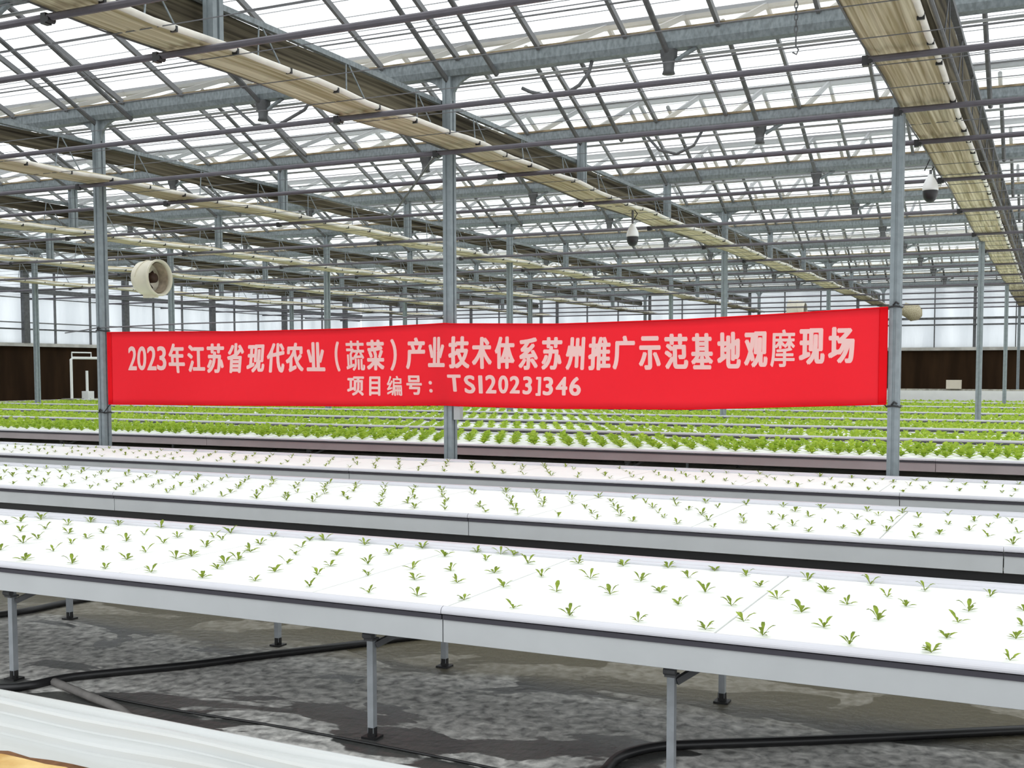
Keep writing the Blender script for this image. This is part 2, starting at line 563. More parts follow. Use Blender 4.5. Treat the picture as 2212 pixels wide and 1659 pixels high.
for row in (1, 2, 3):
    ks = [k for k in (-4, -3, -2, -1, 0, 1) if in_frame(colx(k, row), GUT[0] + row * 3 * GP, 1.9, 15)]
    for i, k in enumerate(ks):
        place_column(k, row, 'thin grey steel column, %s from the left in the %s' % (nth(i + 1), row_word[row]), 'columns of the rows behind')
for row in (0, 1, 2, 3):
    place_column(2, row, 'grey steel column beyond the right edge, %s one along its line' % nth(row + 1), 'columns beyond the right edge')

# small grey box and conduit on the middle column
o = MB().box((-4.998, 8.80, .90), (-4.935, 8.86, 1.03)).build('junction_box', M['rail'])
tag(o, 'small pale grey box on the middle column below the banner', 'box', None, 'thing')

# ------------------------------------------------------------------ trusses, shade curtains
TRUSSK = [-4, -3, -2, -1, 0, 1, 2]
TX = {1: -1.165, 0: -5.06, -1: -9.33, -2: -13.1, -3: -17.09, -4: -21.09, 2: 2.85}
TNAME = {1: 'at the right of the photo', 0: 'crossing above the middle of the banner', -1: 'at the left banner column', -2: 'second beyond the left banner column', -3: 'third beyond the left banner column', -4: 'by the left wall', 2: 'beyond the right edge'}
YT0, YT1 = 0.6, 36.6
ZB, ZT = 3.30, 3.76
web_mesh = None
for k in TRUSSK:
    left = k < 1
    x = TX[k] - .075 if left else TX[k] + .492
    ZT = 3.76 if left else 3.685
    t = thing('roof_truss', (x, YT0, ZB), 'slim grey steel roof truss %s' % TNAME[k], 'truss', 'roof trusses')
    MB().box((-.02, 0, ZT - ZB - .02), (.02, YT1 - YT0, ZT - ZB + .02)).build('top_chord', M['galv'] if left else M['galv_dark'], t)
    cx = .125 if left else .0
    MB().tube([(cx, 0, .06), (cx, YT1 - YT0, .06)], .012, 6).build('bottom_chord', M['galv_dark'], t)
    y = .35
    wm = {}
    while y < YT1 - YT0 - .4:
        if web_mesh is None or left not in web_mesh:
            b = MB()
            b.tube([(cx, 0, .06), (.01, .16, ZT - ZB - .02)], .0065 if left else .005, 6)
            b.tube([(cx, .36, .06), (.01, .2, ZT - ZB - .02)], .0065 if left else .005, 6)
            o = b.build('web_brace', M['galv'] if left else M['galv_dark'], t)
            web_mesh = web_mesh or {}
            web_mesh[left] = o
        else:
            o = web_mesh[left].copy(); COL.objects.link(o); o.parent = t
        o.location = (0, y, 0)
        y += 1.04
    # short stub posts carrying the gutters between the columns
    for g in range(-2, 10):
        if g % 3 == 0: continue
        s = post_mesh(ZG0 - ZB - .05).build('stub_post', M['column'], t)
        s.location = (TX[k] - x if left else -.12, GUT[g] - YT0, .05)

def sag(y, ph):
    return .012 * math.sin(y * 2.62 + ph) + .010 * math.sin(y * .9 + ph * 2)
def curtain_fabric(wd, th, L, n, ph, folds):
    """gathered cloth bundle lying flat, folds running lengthwise"""
    b = MB()
    nx = folds
    ys = [L * i / n for i in range(n + 1)]
    base = len(b.v)
    for y in ys:
        for i in range(nx + 1):
            u = i / nx
            zz = .010 * math.sin(u * PI * 6 + ph + .6 * math.sin(y * .7)) + .006 * math.sin(u * 31 + y * 1.7)
            b.v.append((u * wd, y, sag(y, ph) + zz))
        for i in range(nx + 1):
            u = i / nx
            b.v.append((u * wd, y, sag(y, ph) + th * math.sin(PI * min(max(u, .06), .94)) + .01))
    r = 2 * (nx + 1)
    for j in range(n):
        for i in range(nx):
            a = base + j * r + i
            b.face((a, a + r, a + r + 1, a + 1))
            c = a + nx + 1
            b.face((c, c + 1, c + r + 1, c + r))
        a = base + j * r
        b.face((a, a + nx + 1, a + r + nx + 1, a + r))
        a = base + j * r + nx
        b.face((a, a + r, a + r + nx + 1, a + nx + 1))
    return b
def hanging_fabric(L, h, n, ph, lean):
    """cloth bundle hanging on edge along the truss, lengthwise wrinkles"""
    b = MB()
    m_ = 9
    for j in range(n + 1):
        y = L * j / n
        for i in range(m_ + 1):
            u = i / m_
            off = .012 * math.sin(u * 21 + ph + math.sin(y * .8)) + .008 * math.sin(u * 9 + y * 2.2)
            b.v.append((off + lean * u, y, h * u + .012 * math.sin(y * 1.9 + ph)))
        for i in range(m_ + 1):
            u = i / m_
            b.v.append((-.03 - .02 * math.sin(PI * u) + lean * u, y, h * u + .012 * math.sin(y * 1.9 + ph)))
    r = 2 * (m_ + 1)
    for j in range(n):
        for i in range(m_):
            a = j * r + i
            b.face((a, a + 1, a + r + 1, a + r))
            c = a + m_ + 1
            b.face((c, c + r, c + r + 1, c + 1))
        a = j * r
        b.face((a, a + r, a + r + m_ + 1, a + m_ + 1))
        a = j * r + m_
        b.face((a, a + m_ + 1, a + r + m_ + 1, a + r))
    return b
ZS = 3.30
for k in TRUSSK:
    x = TX[k] + .055
    L = YT1 - YT0
    wd = .36
    c = thing('shade_curtain', (x, YT0, ZS), 'gathered beige shade curtain hung along the truss %s' % TNAME[k], 'curtain', 'shade curtains')
    curtain_fabric(wd, .07, L, 150, k * 1.3, 14).build('curtain_cloth', M['fabric'], c, True)
    p = [(wd + .015, L * i / 120, .012 + .8 * sag(L * i / 120, k * 1.3) + .008 * math.sin(i * 1.7)) for i in range(121)]
    MB().tube(p, .020, 8).build('leading_tube', M['pipe_white'], c, True)['label'] = 'white leading edge tube'
    b = MB()
    y = .2
    while y < L:
        zz = .8 * sag(y, k * 1.3)
        b.box((wd - .006, y - .008, zz - .014), (wd + .036, y + .008, zz + .02)); y += .52
    tag(b.build('curtain_clips', M['black'], c), kind='stuff')
    MB().tube([(-.002, L * i / 60, sag(L * i / 60, k * 1.3)) for i in range(61)], .006, 6).build('edge_cable', M['galv_dark'], c)
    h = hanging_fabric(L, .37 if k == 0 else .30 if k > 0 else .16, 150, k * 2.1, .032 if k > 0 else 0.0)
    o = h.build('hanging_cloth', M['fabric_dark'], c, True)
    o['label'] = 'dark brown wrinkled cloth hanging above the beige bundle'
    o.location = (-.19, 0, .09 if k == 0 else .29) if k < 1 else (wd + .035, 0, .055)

o = MB().lathe([(0, -.34), (.16, -.30), (.25, -.12), (.24, .06), (.17, .24), (.05, .30), (0, .30)], 'x', 14)
rr_ = random.Random(2)
o.v = [(x * 1.0, y * (1 + .22 * math.sin(9 * x + 5 * z)) , z * (1 + .2 * math.sin(13 * x)) - .05 * rr_.random()) for x, y, z in o.v]
o = o.build('rolled_cloth', M['fabric'], None, True)
o.location = (-4.08, 35.6, 3.16); o.rotation_euler = (0, .35, .3)
tag(o, 'rolled tan cloth bundle hanging just right of the right banner column', 'cloth', None, 'thing')

# ------------------------------------------------------------------ tubes across the curtains
tube_y = [2.1, 3.3, 4.41, 5.22, 7.06, 8.52, 9.76, 11.76, 14.1, 16.6, 19.0, 21.4, 23.8, 26.2, 28.6, 31.0, 33.4, 35.6]
for i, y in enumerate(tube_y):
    t = thing('support_tube', (X0, y, 3.245), 'long dark steel tube passing under the curtains, %s from the camera' % nth(i + 1), 'tube', 'steel tubes under the curtains')
    MB().tube([(0, 0, 0), (X1 - X0, 0, 0)], .0205, 8).build('tube', M['tube'], t)
    if y < 20:
        for k in TRUSSK:
            dx = TX[k] + .05 - X0
            MB().box((dx - .018, -.022, -.036), (dx + .018, .022, .022)).tube([(dx + .03, -.026, -.016), (dx + .03, .026, -.016)], .016, 8).build('roller', M['black'], t)

# thin support wires inside (under the curtain level) and above the roof
wire_n = 0
y = 3.0
while y < 36:
    o = MB().tube([(X0, y, 3.278), (X1, y, 3.278)], .0035, 5).build('support_wire', M['wire'])
    wire_n += 1
    tag(o, 'thin steel curtain wire stretched below the gutters, %s from the camera' % nth(wire_n), 'wire', 'curtain wires', 'thing')
    y += .62
wire_n = 0
y = 4.2
while y < 36:
    o = MB().tube([(X0, y, 5.25), (X1, y, 5.25)], .0055, 5).build('outer_wire', M['wire'])
    wire_n += 1
    tag(o, 'thin wire stretched outside above the glass roof, %s from the camera' % nth(wire_n), 'wire', 'wires above the roof', 'thing')
    y += .48

# ------------------------------------------------------------------ rafters at the columns, brackets under the gutters at mid bay
MIDX = {(-1, 0): -7.15, (0, 1): -2.98, (1, 2): 0.9, (-2, -1): -11.2, (-3, -2): -15.1, (-4, -3): -19.1}
raf = MB().tube([(0, -dyr + .05, ZR - ZG0 - .06), (0, -.03, .0)], .024, 8)
raf_proto = raf.build('rafter_pipe', M['galv_dark'])
raf_used = False
brk_proto = None
def bracket():
    t = thing('gutter_bracket', (0, 0, 0), 'x', 'bracket')
    b = MB().lathe([(.075, .0), (.07, -.05), (.05, -.1), (.045, -.16), (.055, -.19), (.0, -.195)], 'z', 12)
    k1 = b.build('socket', M['galv_dark'], t, True)
    k2 = MB().tube([(.06, 0, -.09), (.15, 0, -.04), (.24, 0, 0)], .02, 6).build('arm', M['galv'], t)
    CH[t.name] = [k1, k2]
    return t
for g in range(-1, 9):
    xs = []
    for k in (-4, -3, -2, -1, 0, 1):
        xs.append((TX[k], 'at the column line'))
        xs.append((TX[k] + .5, 'just right of the column line'))
    for x in MIDX.values():
        xs.append((x, 'at mid bay'))
    xs = sorted(x for x in xs if in_frame(x[0], GUT[g] - .8, 4.4, 120))
    for i, (x, wh) in enumerate(xs):
        loc = (x, GUT[g], ZG0 - .03)
        if not raf_used:
            o = raf_proto; o.location = loc; raf_used = True
        else:
            o = raf_proto.copy(); COL.objects.link(o); o.location = loc
        tag(o, 'dark rafter pipe %s from the left, sloping to the gutter %s' % (nth(i + 1), over(g).replace('numbered ', '')), 'rafter', 'rafter pipes under the roof', 'thing')
    bx = sorted(x for x in MIDX.values() if in_frame(x, GUT[g], 3.85, 30))
    for i, x in enumerate(bx):
        lab = 'dark bracket %s from the left under the gutter %s' % (nth(i + 1), over(g).replace('numbered ', ''))
        loc = (x, GUT[g], ZG0)
        if brk_proto is None:
            brk_proto = bracket(); brk_proto.location = loc; o = brk_proto
        else:
            o = dup(brk_proto, loc)
        tag(o, lab, 'bracket', 'brackets under the gutters', 'thing')
if not raf_used: bpy.data.objects.remove(raf_proto)

# hose loops hanging under the gutters
def hose_loop(p, lab):
    o = MB().tube(p, .016, 8).build('hose_loop', M['galv_dark'], None, True)
    tag(o, lab, 'hose', 'hose loops under the gutters', 'thing')
hose_loop([(-4.30, 8.80, 3.80), (-4.22, 8.80, 3.76), (-4.06, 8.80, 3.71), (-3.90, 8.80, 3.70), (-3.76, 8.80, 3.77), (-3.68, 8.82, 3.87), (-3.66, 8.84, 3.97)], 'drooping dark hose under the gutter right of the middle column')
hose_loop([(-4.25, 11.87, 3.97), (-4.1, 11.87, 3.80), (-3.9, 11.87, 3.74), (-3.7, 11.87, 3.82), (-3.62, 11.9, 3.97)], 'drooping hose under the first gutter behind the banner')
hose_loop([(-7.5, 8.80, 3.97), (-7.2, 8.78, 3.74), (-6.95, 8.78, 3.70), (-6.6, 8.78, 3.83), (-6.5, 8.8, 3.97)], 'drooping dark hose below the gutter left of the middle column')

# diagonal brace rod between the curtains
o = MB().tube([(-5.02, 8.52, 3.22), (-7.55, 11.76, 3.25)], .012, 6).build('brace_rod', M['galv_dark'])
tag(o, 'thin slanting brace rod left of the middle column under the roof', 'brace', None, 'thing')

# chain with hook
ch = thing('hanging_chain', (-1.42, 6.5, 3.32), 'short steel chain with a hook left of the right-hand shade curtain', 'chain')
b = MB(); z = 0.30
for i in range(11):
    zz = z - i * .034
    ring = []
    for s in range(9):
        a = 2 * PI * s / 8
        if i % 2: ring.append((.010 * math.cos(a), 0, zz + .022 * math.sin(a)))
        else: ring.append((0, .010 * math.cos(a), zz + .022 * math.sin(a)))
    b.tube(ring, .0035, 5, False)
b.build('chain', M['galv_dark'], ch)
b = MB(); b.tube([(0, 0, -.06), (0, 0, -.10), (.016, 0, -.125), (.004, 0, -.15), (-.018, 0, -.135)], .005, 6); b.build('hook', M['galv_dark'], ch)
MB().bar((0, -.3, .31), (0, .3, .31), .02, .02).build('hanger_bar', M['galv_dark'], ch)

# ------------------------------------------------------------------ walls
def wall(name, axis, at, a0, a1, thick):
    """lower brown cooling pad with a pale ledge; kind structure"""
    b = MB()
    if axis == 'x': b.box((at - thick, a0, 0), (at, a1, 1.98))
    else: b.box((a0, at, 0), (a1, at + thick, 1.98))
    tag(b.build(name, M['brown']), kind='structure')
wall('wall_left', 'x', X0, Y0, Y1, .15)
wall('wall_back', 'y', Y1, X0, X1, .15)
o = MB().box((X0 - .15, Y0, 1.98), (X0 + .12, Y1, 2.07)).build('trim_1', M['ledge']); tag(o, kind='structure')
o = MB().box((X0, Y1 - .12, 1.98), (X1, Y1 + .15, 2.08)).build('trim_2', M['ledge']); tag(o, kind='structure')
ZW = 5.0
b = MB(); b.box((X0 - .03, Y0, 2.07), (X0 - .02, Y1, ZW)); tag(b.build('window_1', M['glass_wall']), kind='structure')
b = MB(); b.box((X0, Y1 + .02, 2.08), (X1, Y1 + .03, ZW)); tag(b.build('window_2', M['glass_wall']), kind='structure')
# posts and rails of the left glass wall
lw = [17.6, 21.2, 24.7, 28.4, 32.1, 35.8]
for i, y in enumerate(lw):
    o = MB().box((X0 + .02, y - .09, 2.07), (X0 + .14, y + .09, 4.3)).build('wall_post', M['galv_dark'])
    tag(o, 'dark steel post of the left glass wall, %s from the left edge' % nth(i + 1), 'post', 'posts of the left glass wall', 'thing')
n = 0
y = 14.9
while y < 36.6:
    if all(abs(y - q) > .25 for q in lw):
        n += 1
        o = MB().box((X0 - .015, y - .025, 2.07), (X0 + .03, y + .025, 4.6)).build('glazing_mullion', M['bar'])
        tag(o, 'slim upright glazing mullion of the left glass wall, %s from the left' % nth(n), 'mullion', 'mullions of the left wall', 'thing')
    y += 1.22
for nm, z, h, mm, lab in (('wall_rail', 2.42, .04, 'galv_dark', 'lowest horizontal rail of the left glass wall'), ('wall_rail', 2.60, .03, 'bar', 'second horizontal rail up on the left glass wall'), ('wall_rail', 3.26, .025, 'bar', 'thin rail just under the dark eave beam of the left wall'), ('eave_beam', 3.40, .12, 'fan_dark', 'thick dark beam running along the left glass wall'), ('wall_rail', 3.72, .03, 'bar', 'horizontal rail above the dark eave beam of the left wall'), ('wall_rail', 3.98, .06, 'galv_dark', 'top horizontal rail of the left glass wall')):
    o = MB().box((X0 + .03, Y0, z), (X0 + .08 + (.12 if h > .1 else 0), Y1 - .2, z + h)).build(nm, M[mm] if mm != 'fan_dark' else M['galv_dark'])
    tag(o, lab, 'rail', 'rails of the left glass wall', 'thing')
n = 0
x = X0 + 1.4
while x < X1:
    n += 1
    thick = .09 if n % 3 == 1 else .03
    o = MB().box((x - thick / 2, Y1 - .06, 2.08), (x + thick / 2, Y1 + .015, 4.3)).build('wall_post' if thick > .05 else 'glazing_mullion', M['galv_dark'])
    tag(o, 'upright %s of the far glass wall, %s from its left corner' % ('steel post' if thick > .05 else 'thin mullion', nth(n)), 'post', 'uprights of the far glass wall', 'thing')
    x += 1.19
for z, h, lab in ((2.76, .05, 'lower horizontal rail of the far glass wall'), (2.95, .07, 'upper horizontal rail of the far glass wall'), (3.95, .1, 'top horizontal beam of the far glass wall')):
    o = MB().box((X0 + .3, Y1 - .1, z), (X1, Y1 - .02, z + h)).build('wall_rail', M['galv_dark'])
    tag(o, lab, 'rail', 'rails of the far glass wall', 'thing')
# pipe along the foot of the left wall, low white wall in front of the far wall
o = MB().tube([(X0 + 1.5, 12, .53), (X0 + 1.5, 34, .53)], .06, 8).build('wall_pipe', M['grime']); tag(o, 'pale pipe running along the foot of the left wall', 'pipe', None, 'thing')
n = 0
for y in (14, 18, 22, 26, 30, 33.8):
    n += 1
    o = MB().box((X0 + 1.45, y - .05, 0), (X0 + 1.55, y + .05, .48)).build('pipe_stand', M['grime']); tag(o, 'short stand under the left wall pipe, %s from the camera' % nth(n), 'stand', 'stands of the wall pipe', 'thing')
o = MB().box((-11.5, 30.2, 0), (X1 - .1, 30.32, .83)).build('partition', M['white']); tag(o, kind='structure')
o = MB().tube([(-12, 36.0, .72), (X1 - .2, 36.0, .72)], .07, 8).build('wall_pipe', M['grime']); tag(o, 'pale pipe running along the foot of the far brown wall', 'pipe', None, 'thing')
o = MB().box((-3.09, 35.85, .79), (-2.66, 36.15, 1.06)).build('equipment_box', M['cream']); tag(o, 'cream box sitting on the pipe before the far brown wall', 'box', None, 'thing')

# water pipes at the left wall
xp = -23.0
t = thing('pipe_manifold', (xp, 20.8, 0), 'white plastic pipe frame and pump before the brown left wall', 'pipes')
MB().tube([(0, -.05, .55), (0, -.05, 1.62), (0, .02, 1.66), (0, 2.2, 1.66)], .036, 8).build('feed_pipe', M['white'], t)
MB().tube([(0, -.02, 1.66), (0, -.02, 1.8), (0, .6, 1.8), (0, .6, 1.66)], .018, 8).build('bypass_pipe', M['white'], t)
MB().tube([(0, .45, .6), (0, .45, 1.33)], .036, 8).build('riser_pipe', M['white'], t)
MB().box((-.1, .36, .55), (.12, .56, .8)).build('valve', M['white'], t)
MB().box((-.15, -.25, .28), (.2, .15, .62)).box((-.15, .18, .3), (.2, .75, .58)).build('pump_housing', M['grime'], t)
MB().box((-.2, -.3, 0), (.25, .8, .28)).build('pump_base', M['grime'], t)

# ------------------------------------------------------------------ circulation fans
def fan(loc, rotz, label, hang, radius=.36):
    t = thing('circulation_fan', loc, label, 'fan', 'circulation fans')
    t.rotation_euler = (0, 0, rotz)
    R_, L_ = .36, .52
    t.scale = (radius / .36,) * 3
    hang = hang * .36 / radius
    b = MB().lathe([(R_ * .80, -L_), (R_ * .97, -L_ + .08), (R_, -L_ + .2), (R_, -.06), (R_ * 1.06, -.05), (R_ * 1.06, 0), (R_ * .96, .0), (R_ * .93, -.05), (R_ * .86, -.2), (R_ * .86, -L_ + .1), (R_ * .74, -L_ + .02), (R_ * .80, -L_)], 'x', 28)
    b.build('housing', M['cream'], t, True)
    MB().lathe([(R_ * .85, -.06), (R_ * .85, -.3)], 'x', 24).build('duct_lining', M['fan_in'], t, True)
    MB().lathe([(0, -.12), (.10, -.14), (.11, -.32), (0, -.34)], 'x', 14).build('motor', M['fan_dark'], t, True)
    for i in range(5):
        a = 2 * PI * i / 5 + .3
        b = MB()
        c, s = math.cos(a), math.sin(a)
        pr = [(.09, -.05, -.36), (.29, -.11, -.33), (.29, .10, -.41), (.09, .05, -.40)]
        P = [(h, r * c - q * s, r * s + q * c) for r, q, h in pr]
        b.quad(*P)
        P2 = [(x - .008, y, z) for x, y, z in P]
        b.quad(*P2[::-1])
        for j in range(4): b.quad(P[j], P2[j], P2[(j + 1) % 4], P[(j + 1) % 4])
        b.build('blade', M['fan_dark'], t)
    # ribs on the housing
    for h in (-.36,):
        pts = [(h + .1 * math.sin(a * 1.0), R_ * 1.01 * math.cos(a), R_ * 1.01 * math.sin(a)) for a in [PI * i / 12 for i in range(13)]]
        MB().tube(pts, .014, 6).build('rib', M['cream'], t)
    MB().box((-.42, -.05, -R_ - .05), (-.1, .05, -R_ + .02)).build('foot', M['cream'], t)
    MB().tube([(-.25, 0, R_ - .02), (-.25, 0, hang)], .012, 6).build('hanger', M['galv_dark'], t)
    return t
fan((-13.56, 14.1, 2.876), .05, 'round cream circulation fan facing right, at the left above the banner', .37, .285)
fan((-7.75, 35.0, 3.18), PI, 'cream circulation fan seen side on above the right half of the banner', .30)

# ------------------------------------------------------------------ dome cameras
def dome(loc, top, label):
    t = thing('dome_camera', loc, label, 'camera', 'dome security cameras')
    MB().lathe([(0, .15), (.024, .145), (.030, .12), (.050, .09), (.069, .05), (.076, .01), (.076, -.006), (.070, -.01)], 'z', 20).build('housing', M['white'], t, True)
    MB().lathe([(.070, -.004), (.071, -.03), (.066, -.07), (.052, -.10), (.03, -.12), (0, -.126)], 'z', 20).build('dark_dome', M['black'], t, True)
    MB().tube([(0, 0, .14), (0, 0, top)], .014, 8).build('mount_pole', M['galv_dark'], t)
    MB().tube([(.01, .01, .19), (.05, .03, .27), (.0, .03, .33), (-.06, .02, top)], .006, 6).build('cable', M['black'], t, True)
    return t
dome((-4.74, 12.75, 2.98), .31, 'white dome camera with black lens hanging above the middle of the banner')
dome((-1.17, 11.45, 3.11), .19, 'white dome camera with black lens by the right-hand shade curtain')

# ------------------------------------------------------------------ benches
ZBOARD = .552
def bench(name, ya, yb, xa, xb, seams, label, panel, legs_f=(), legs_b=(), simple=False):
    t = thing(name, ((xa + xb) / 2, ya, 0), label, 'bench', 'hydroponic benches')
    ox = (xa + xb) / 2
    def B(): return MB()
    # front panels, split at the seams
    cuts = [xa] + sorted(seams) + [xb]
    for a, c in zip(cuts[:-1], cuts[1:]):
        g = .0025
        b = B().sweep_x([(.012, .432), (.0, .436), (.0, .524), (.010, .526), (.022, .526), (.022, .436)], [a - ox + g, c - ox - g])
        b.build('front_panel', panel, t)
        # rounded white rim, and a dark strip painting the shadow under its lip
        n = 10
        pr = [(.006 - .020 * math.cos(PI * i / n - .35), .541 + .0175 * math.sin(PI * i / n - .35)) for i in range(n + 1)]
        pr += [(.030, .535)]
        B().sweep_x(pr, [a - ox + g * .6, c - ox - g * .6]).build('rim', M['rim'], t, False)
        B().box((a - ox + g, -.006, .514), (c - ox - g, .02, .530)).build('rim_shade_strip', M['rim_shade'], t)
    d = yb - ya
    # tray and far edge
    B().box((xa - ox, .022, .500), (xb - ox, d - .03, .522)).build('tray', M['panel'], t)
    pr = [(d - .12, .523), (d - .12, .560), (d - .112, .565), (d - .070, .560), (d - .064, .563), (d - .05, .569), (d - .01, .569), (d, .560), (d, .53)]
    B().sweep_x(pr, [xa - ox, xb - ox]).build('far_rim', M['rim'], t)
    B().box((xa - ox, d - .02, .432), (xb - ox, d - .002, .53)).build('rear_panel', panel, t)
    # cross beams and long beam under the tray
    if not simple:
        if ya > 5: B().box((xa - ox, .035, .345), (xb - ox, .07, .434)).build('gap_shade_strip', M['black'], t)  # black strip added to stand in for the deep shade below the bench
        B().box((xa - ox, .40, .395), (xb - ox, .44, .44)).build('beam', M['galv_dark'], t)
        B().box((xa - ox, d - .42, .395), (xb - ox, d - .38, .44)).build('beam', M['galv_dark'], t)
        B().tube([(xa - ox, d * .55, .43), (xb - ox, d * .55, .43)], .02, 8).build('feed_tube', M['blackgrey'], t)
    for (lx, yy, mir) in [(x, .17, 1) for x in legs_f] + [(x, d - .05, -1) for x in legs_b]:
        x = lx - ox
        l = B().box((x - .0125, yy - .0125, .02), (x + .0125, yy + .0125, .42)).build('leg', M['leg'], t)
        B().box((x - .03, yy - .028, 0), (x + .03, yy + .028, .008)).tube([(x, yy, .006), (x, yy, .04)], .018, 8).build('foot', M['black'], l)
        B().box((x - .03, yy - .025, .40), (x + .028, yy + .03, .425)).tube([(x - .02, yy - .02, .385), (x + .02, yy - .02, .385)], .013, 8).box((x - .018, yy - .024, .365), (x + .02, yy + .02, .372)).build('clamp', M['galv_dark'], l)
        if mir > 0:
            B().bar((x + .012, yy + .01, .345), (x + .14, yy + .14, .425), .018, .022).build('brace', M['galv_dark'], l)
            B().box((x - .02, yy, .42), (x + .02, d - .08, .438)).build('cross_beam', M['galv_dark'], t)
    return t
BENCH = [(3.198, 4.375), (5.354, 6.61), (7.4445, 8.50)]
bench('hydroponic_bench', *BENCH[0], -6.2, 1.6, [-4.65, -1.862, .93], 'nearest seedling bench with grey side and white foam top', M['panel'], [-4.12, -2.262, -1.11, .6], [-3.45, -2.51, -1.21, -4.85])
bench('hydroponic_bench', *BENCH[1], -9.8, 1.6, [-5.579, -2.95, -.2], 'second seedling bench from the front with grey side', M['panel'], [-8.5, -6.9, -5.2, -3.6, -2.0, -.4], [-8.5, -6.9, -5.2, -3.6, -2.0, -.4])
bench('hydroponic_bench', *BENCH[2], -12.6, 1.6, [-9.6, -5.2, -.912], 'third seedling bench from the front, right before the banner columns', M['panel'], [-11, -8, -5, -2], [-11, -8, -5, -2])

# lettuce benches
LB = [10.487, 12.50, 14.85, 17.5, 20.5, 24.0, 27.3, 29.6]
for i in range(7):
    ya, yb = LB[i], LB[i + 1] - .12
    lab = ['lettuce bench nearest behind the banner with a mauve grey side', 'second lettuce bench behind the banner', 'third lettuce bench behind the banner', 'fourth lettuce bench behind the banner', 'fifth lettuce bench behind the banner', 'sixth lettuce bench behind the banner', 'farthest lettuce bench in front of the low white wall'][i]
    xa = -22.6 if i else -18.5
    bench('hydroponic_bench', ya, yb, xa, 4.6, [-9.4, -.979] if i == 0 else [], lab, M['panel_mauve'] if i == 0 else M['panel'], [-16, -12, -8, -4, 0] if i == 0 else [-20, -12, -4], [], True)
    # bright rail lying along the front lip of the benches behind
    if i:
        o = thing('edge_rail', (xa, ya - .03, .60), 'pale tube along the front edge of the %s lettuce bench behind the banner' % nth(i + 1), 'rail', 'rails on the lettuce benches')
        MB().tube([(0, 0, .004), (4.6 - xa, 0, .004)], .019, 8).build('tube', M['rim'], o)
        MB().box((0, -.012, -.035), (4.6 - xa, .012, -.010)).build('tube_shade_strip', M['galv_dark'], o)  # dark strip standing in for the shadow beneath the pale tube


# foam boards
def boards(ya, yb, cuts, who, grp):
    n = 0
    for a, c in zip(cuts[:-1], cuts[1:]):
        n += 1
        b = MB()
        b.slot = 0
        b.box((a + .004, ya, .5225), (c - .004, yb, ZBOARD))
        o = b.build('foam_board', M['board'])
        tag(o, 'white foam planting board, %s from the left on the %s' % (nth(n), who), 'foam board', grp, 'thing')
def frange(a, b, s):
    out = [a]
    while out[-1] + s < b - .2: out.append(out[-1] + s)
    return out + [b]
boards(BENCH[0][0] + .032, BENCH[0][1] - .122, [-6.19, -5.21, -4.28, -3.35, -2.42, -1.86, -.93, .0, .93, 1.59], 'nearest bench', 'foam boards on the nearest bench')
boards(BENCH[1][0] + .032, BENCH[1][1] - .122, [-9.79] + [-.75 - .93 * i for i in range(9, -1, -1)] + [.18, 1.59], 'second bench', 'foam boards on the second bench')
boards(BENCH[2][0] + .032, BENCH[2][1] - .122, [-12.59] + [-1.05 - .93 * i for i in range(12, -1, -1)] + [-.12, .81, 1.59], 'third bench', 'foam boards on the third bench')
for i in range(7):
    boards(LB[i] + .032, LB[i + 1] - .12 - .122, frange((-22.55 if i else -18.45), 4.55, 2.4), '%s lettuce bench' % nth(i + 1), 'foam boards on the lettuce benches')

# ------------------------------------------------------------------ seedlings
def leaf(b, base, az, reach, rise, wd, curl, segs=4):
    """one blade: narrow stalk widening to a rounded tip, slightly folded"""
    dx, dy = math.cos(az), math.sin(az)
    px, py = -dy, dx
    rows_ = []
    for i in range(segs + 1):
        t = i / segs
        r = reach * t
        z = rise * math.sin(t * PI * .5 * curl) if curl > 0 else rise * t
        wv = wd * (.16 + .84 * math.sin(PI * min(1, max(0, (t - .22) / .78)) ** .8)) if t > .22 else wd * .16
        if i == segs: wv = wd * .25
        cx, cy, cz = base[0] + dx * r, base[1] + dy * r, base[2] + z
        up = wd * .22
        i0 = len(b.v)
        b.v += [(cx + px * wv / 2, cy + py * wv / 2, cz + up * wv / wd), (cx, cy, cz), (cx - px * wv / 2, cy - py * wv / 2, cz + up * wv / wd)]
        rows_.append(i0)
    for k in range(segs):
        a, c = rows_[k], rows_[k + 1]
        b.face((a, a + 1, c + 1, c)); b.face((a + 1, a + 2, c + 2, c + 1))
def seedling_mb(rng, s=1.0, o=(0, 0, 0), b=None, segs=4):
    b = b or MB()
    n = rng.choice((3, 4, 4, 5))
    a0 = rng.uniform(0, 6.28)
    for i in range(n):
        az = a0 + i * 2 * PI / n + rng.uniform(-.45, .45)
        hi = rng.random()
        leaf(b, (o[0], o[1], o[2]), az, s * rng.uniform(.022, .042), s * rng.uniform(.010, .036), s * rng.uniform(.010, .017), rng.uniform(.8, 1.15), segs)
    # two low seed leaves
    for i in range(2):
        az = a0 + .6 + i * PI
        leaf(b, (o[0], o[1], o[2] + .002), az, s * rng.uniform(.02, .035), s * .006, s * .009, .9, max(2, segs - 2))
    return b
rs = random.Random(21)
protos = []
for i in range(9):
    o = seedling_mb(rs).build('lettuce_seedling', M['sprout'], None, True)
    protos.append(o)
proto_used = [False] * 9
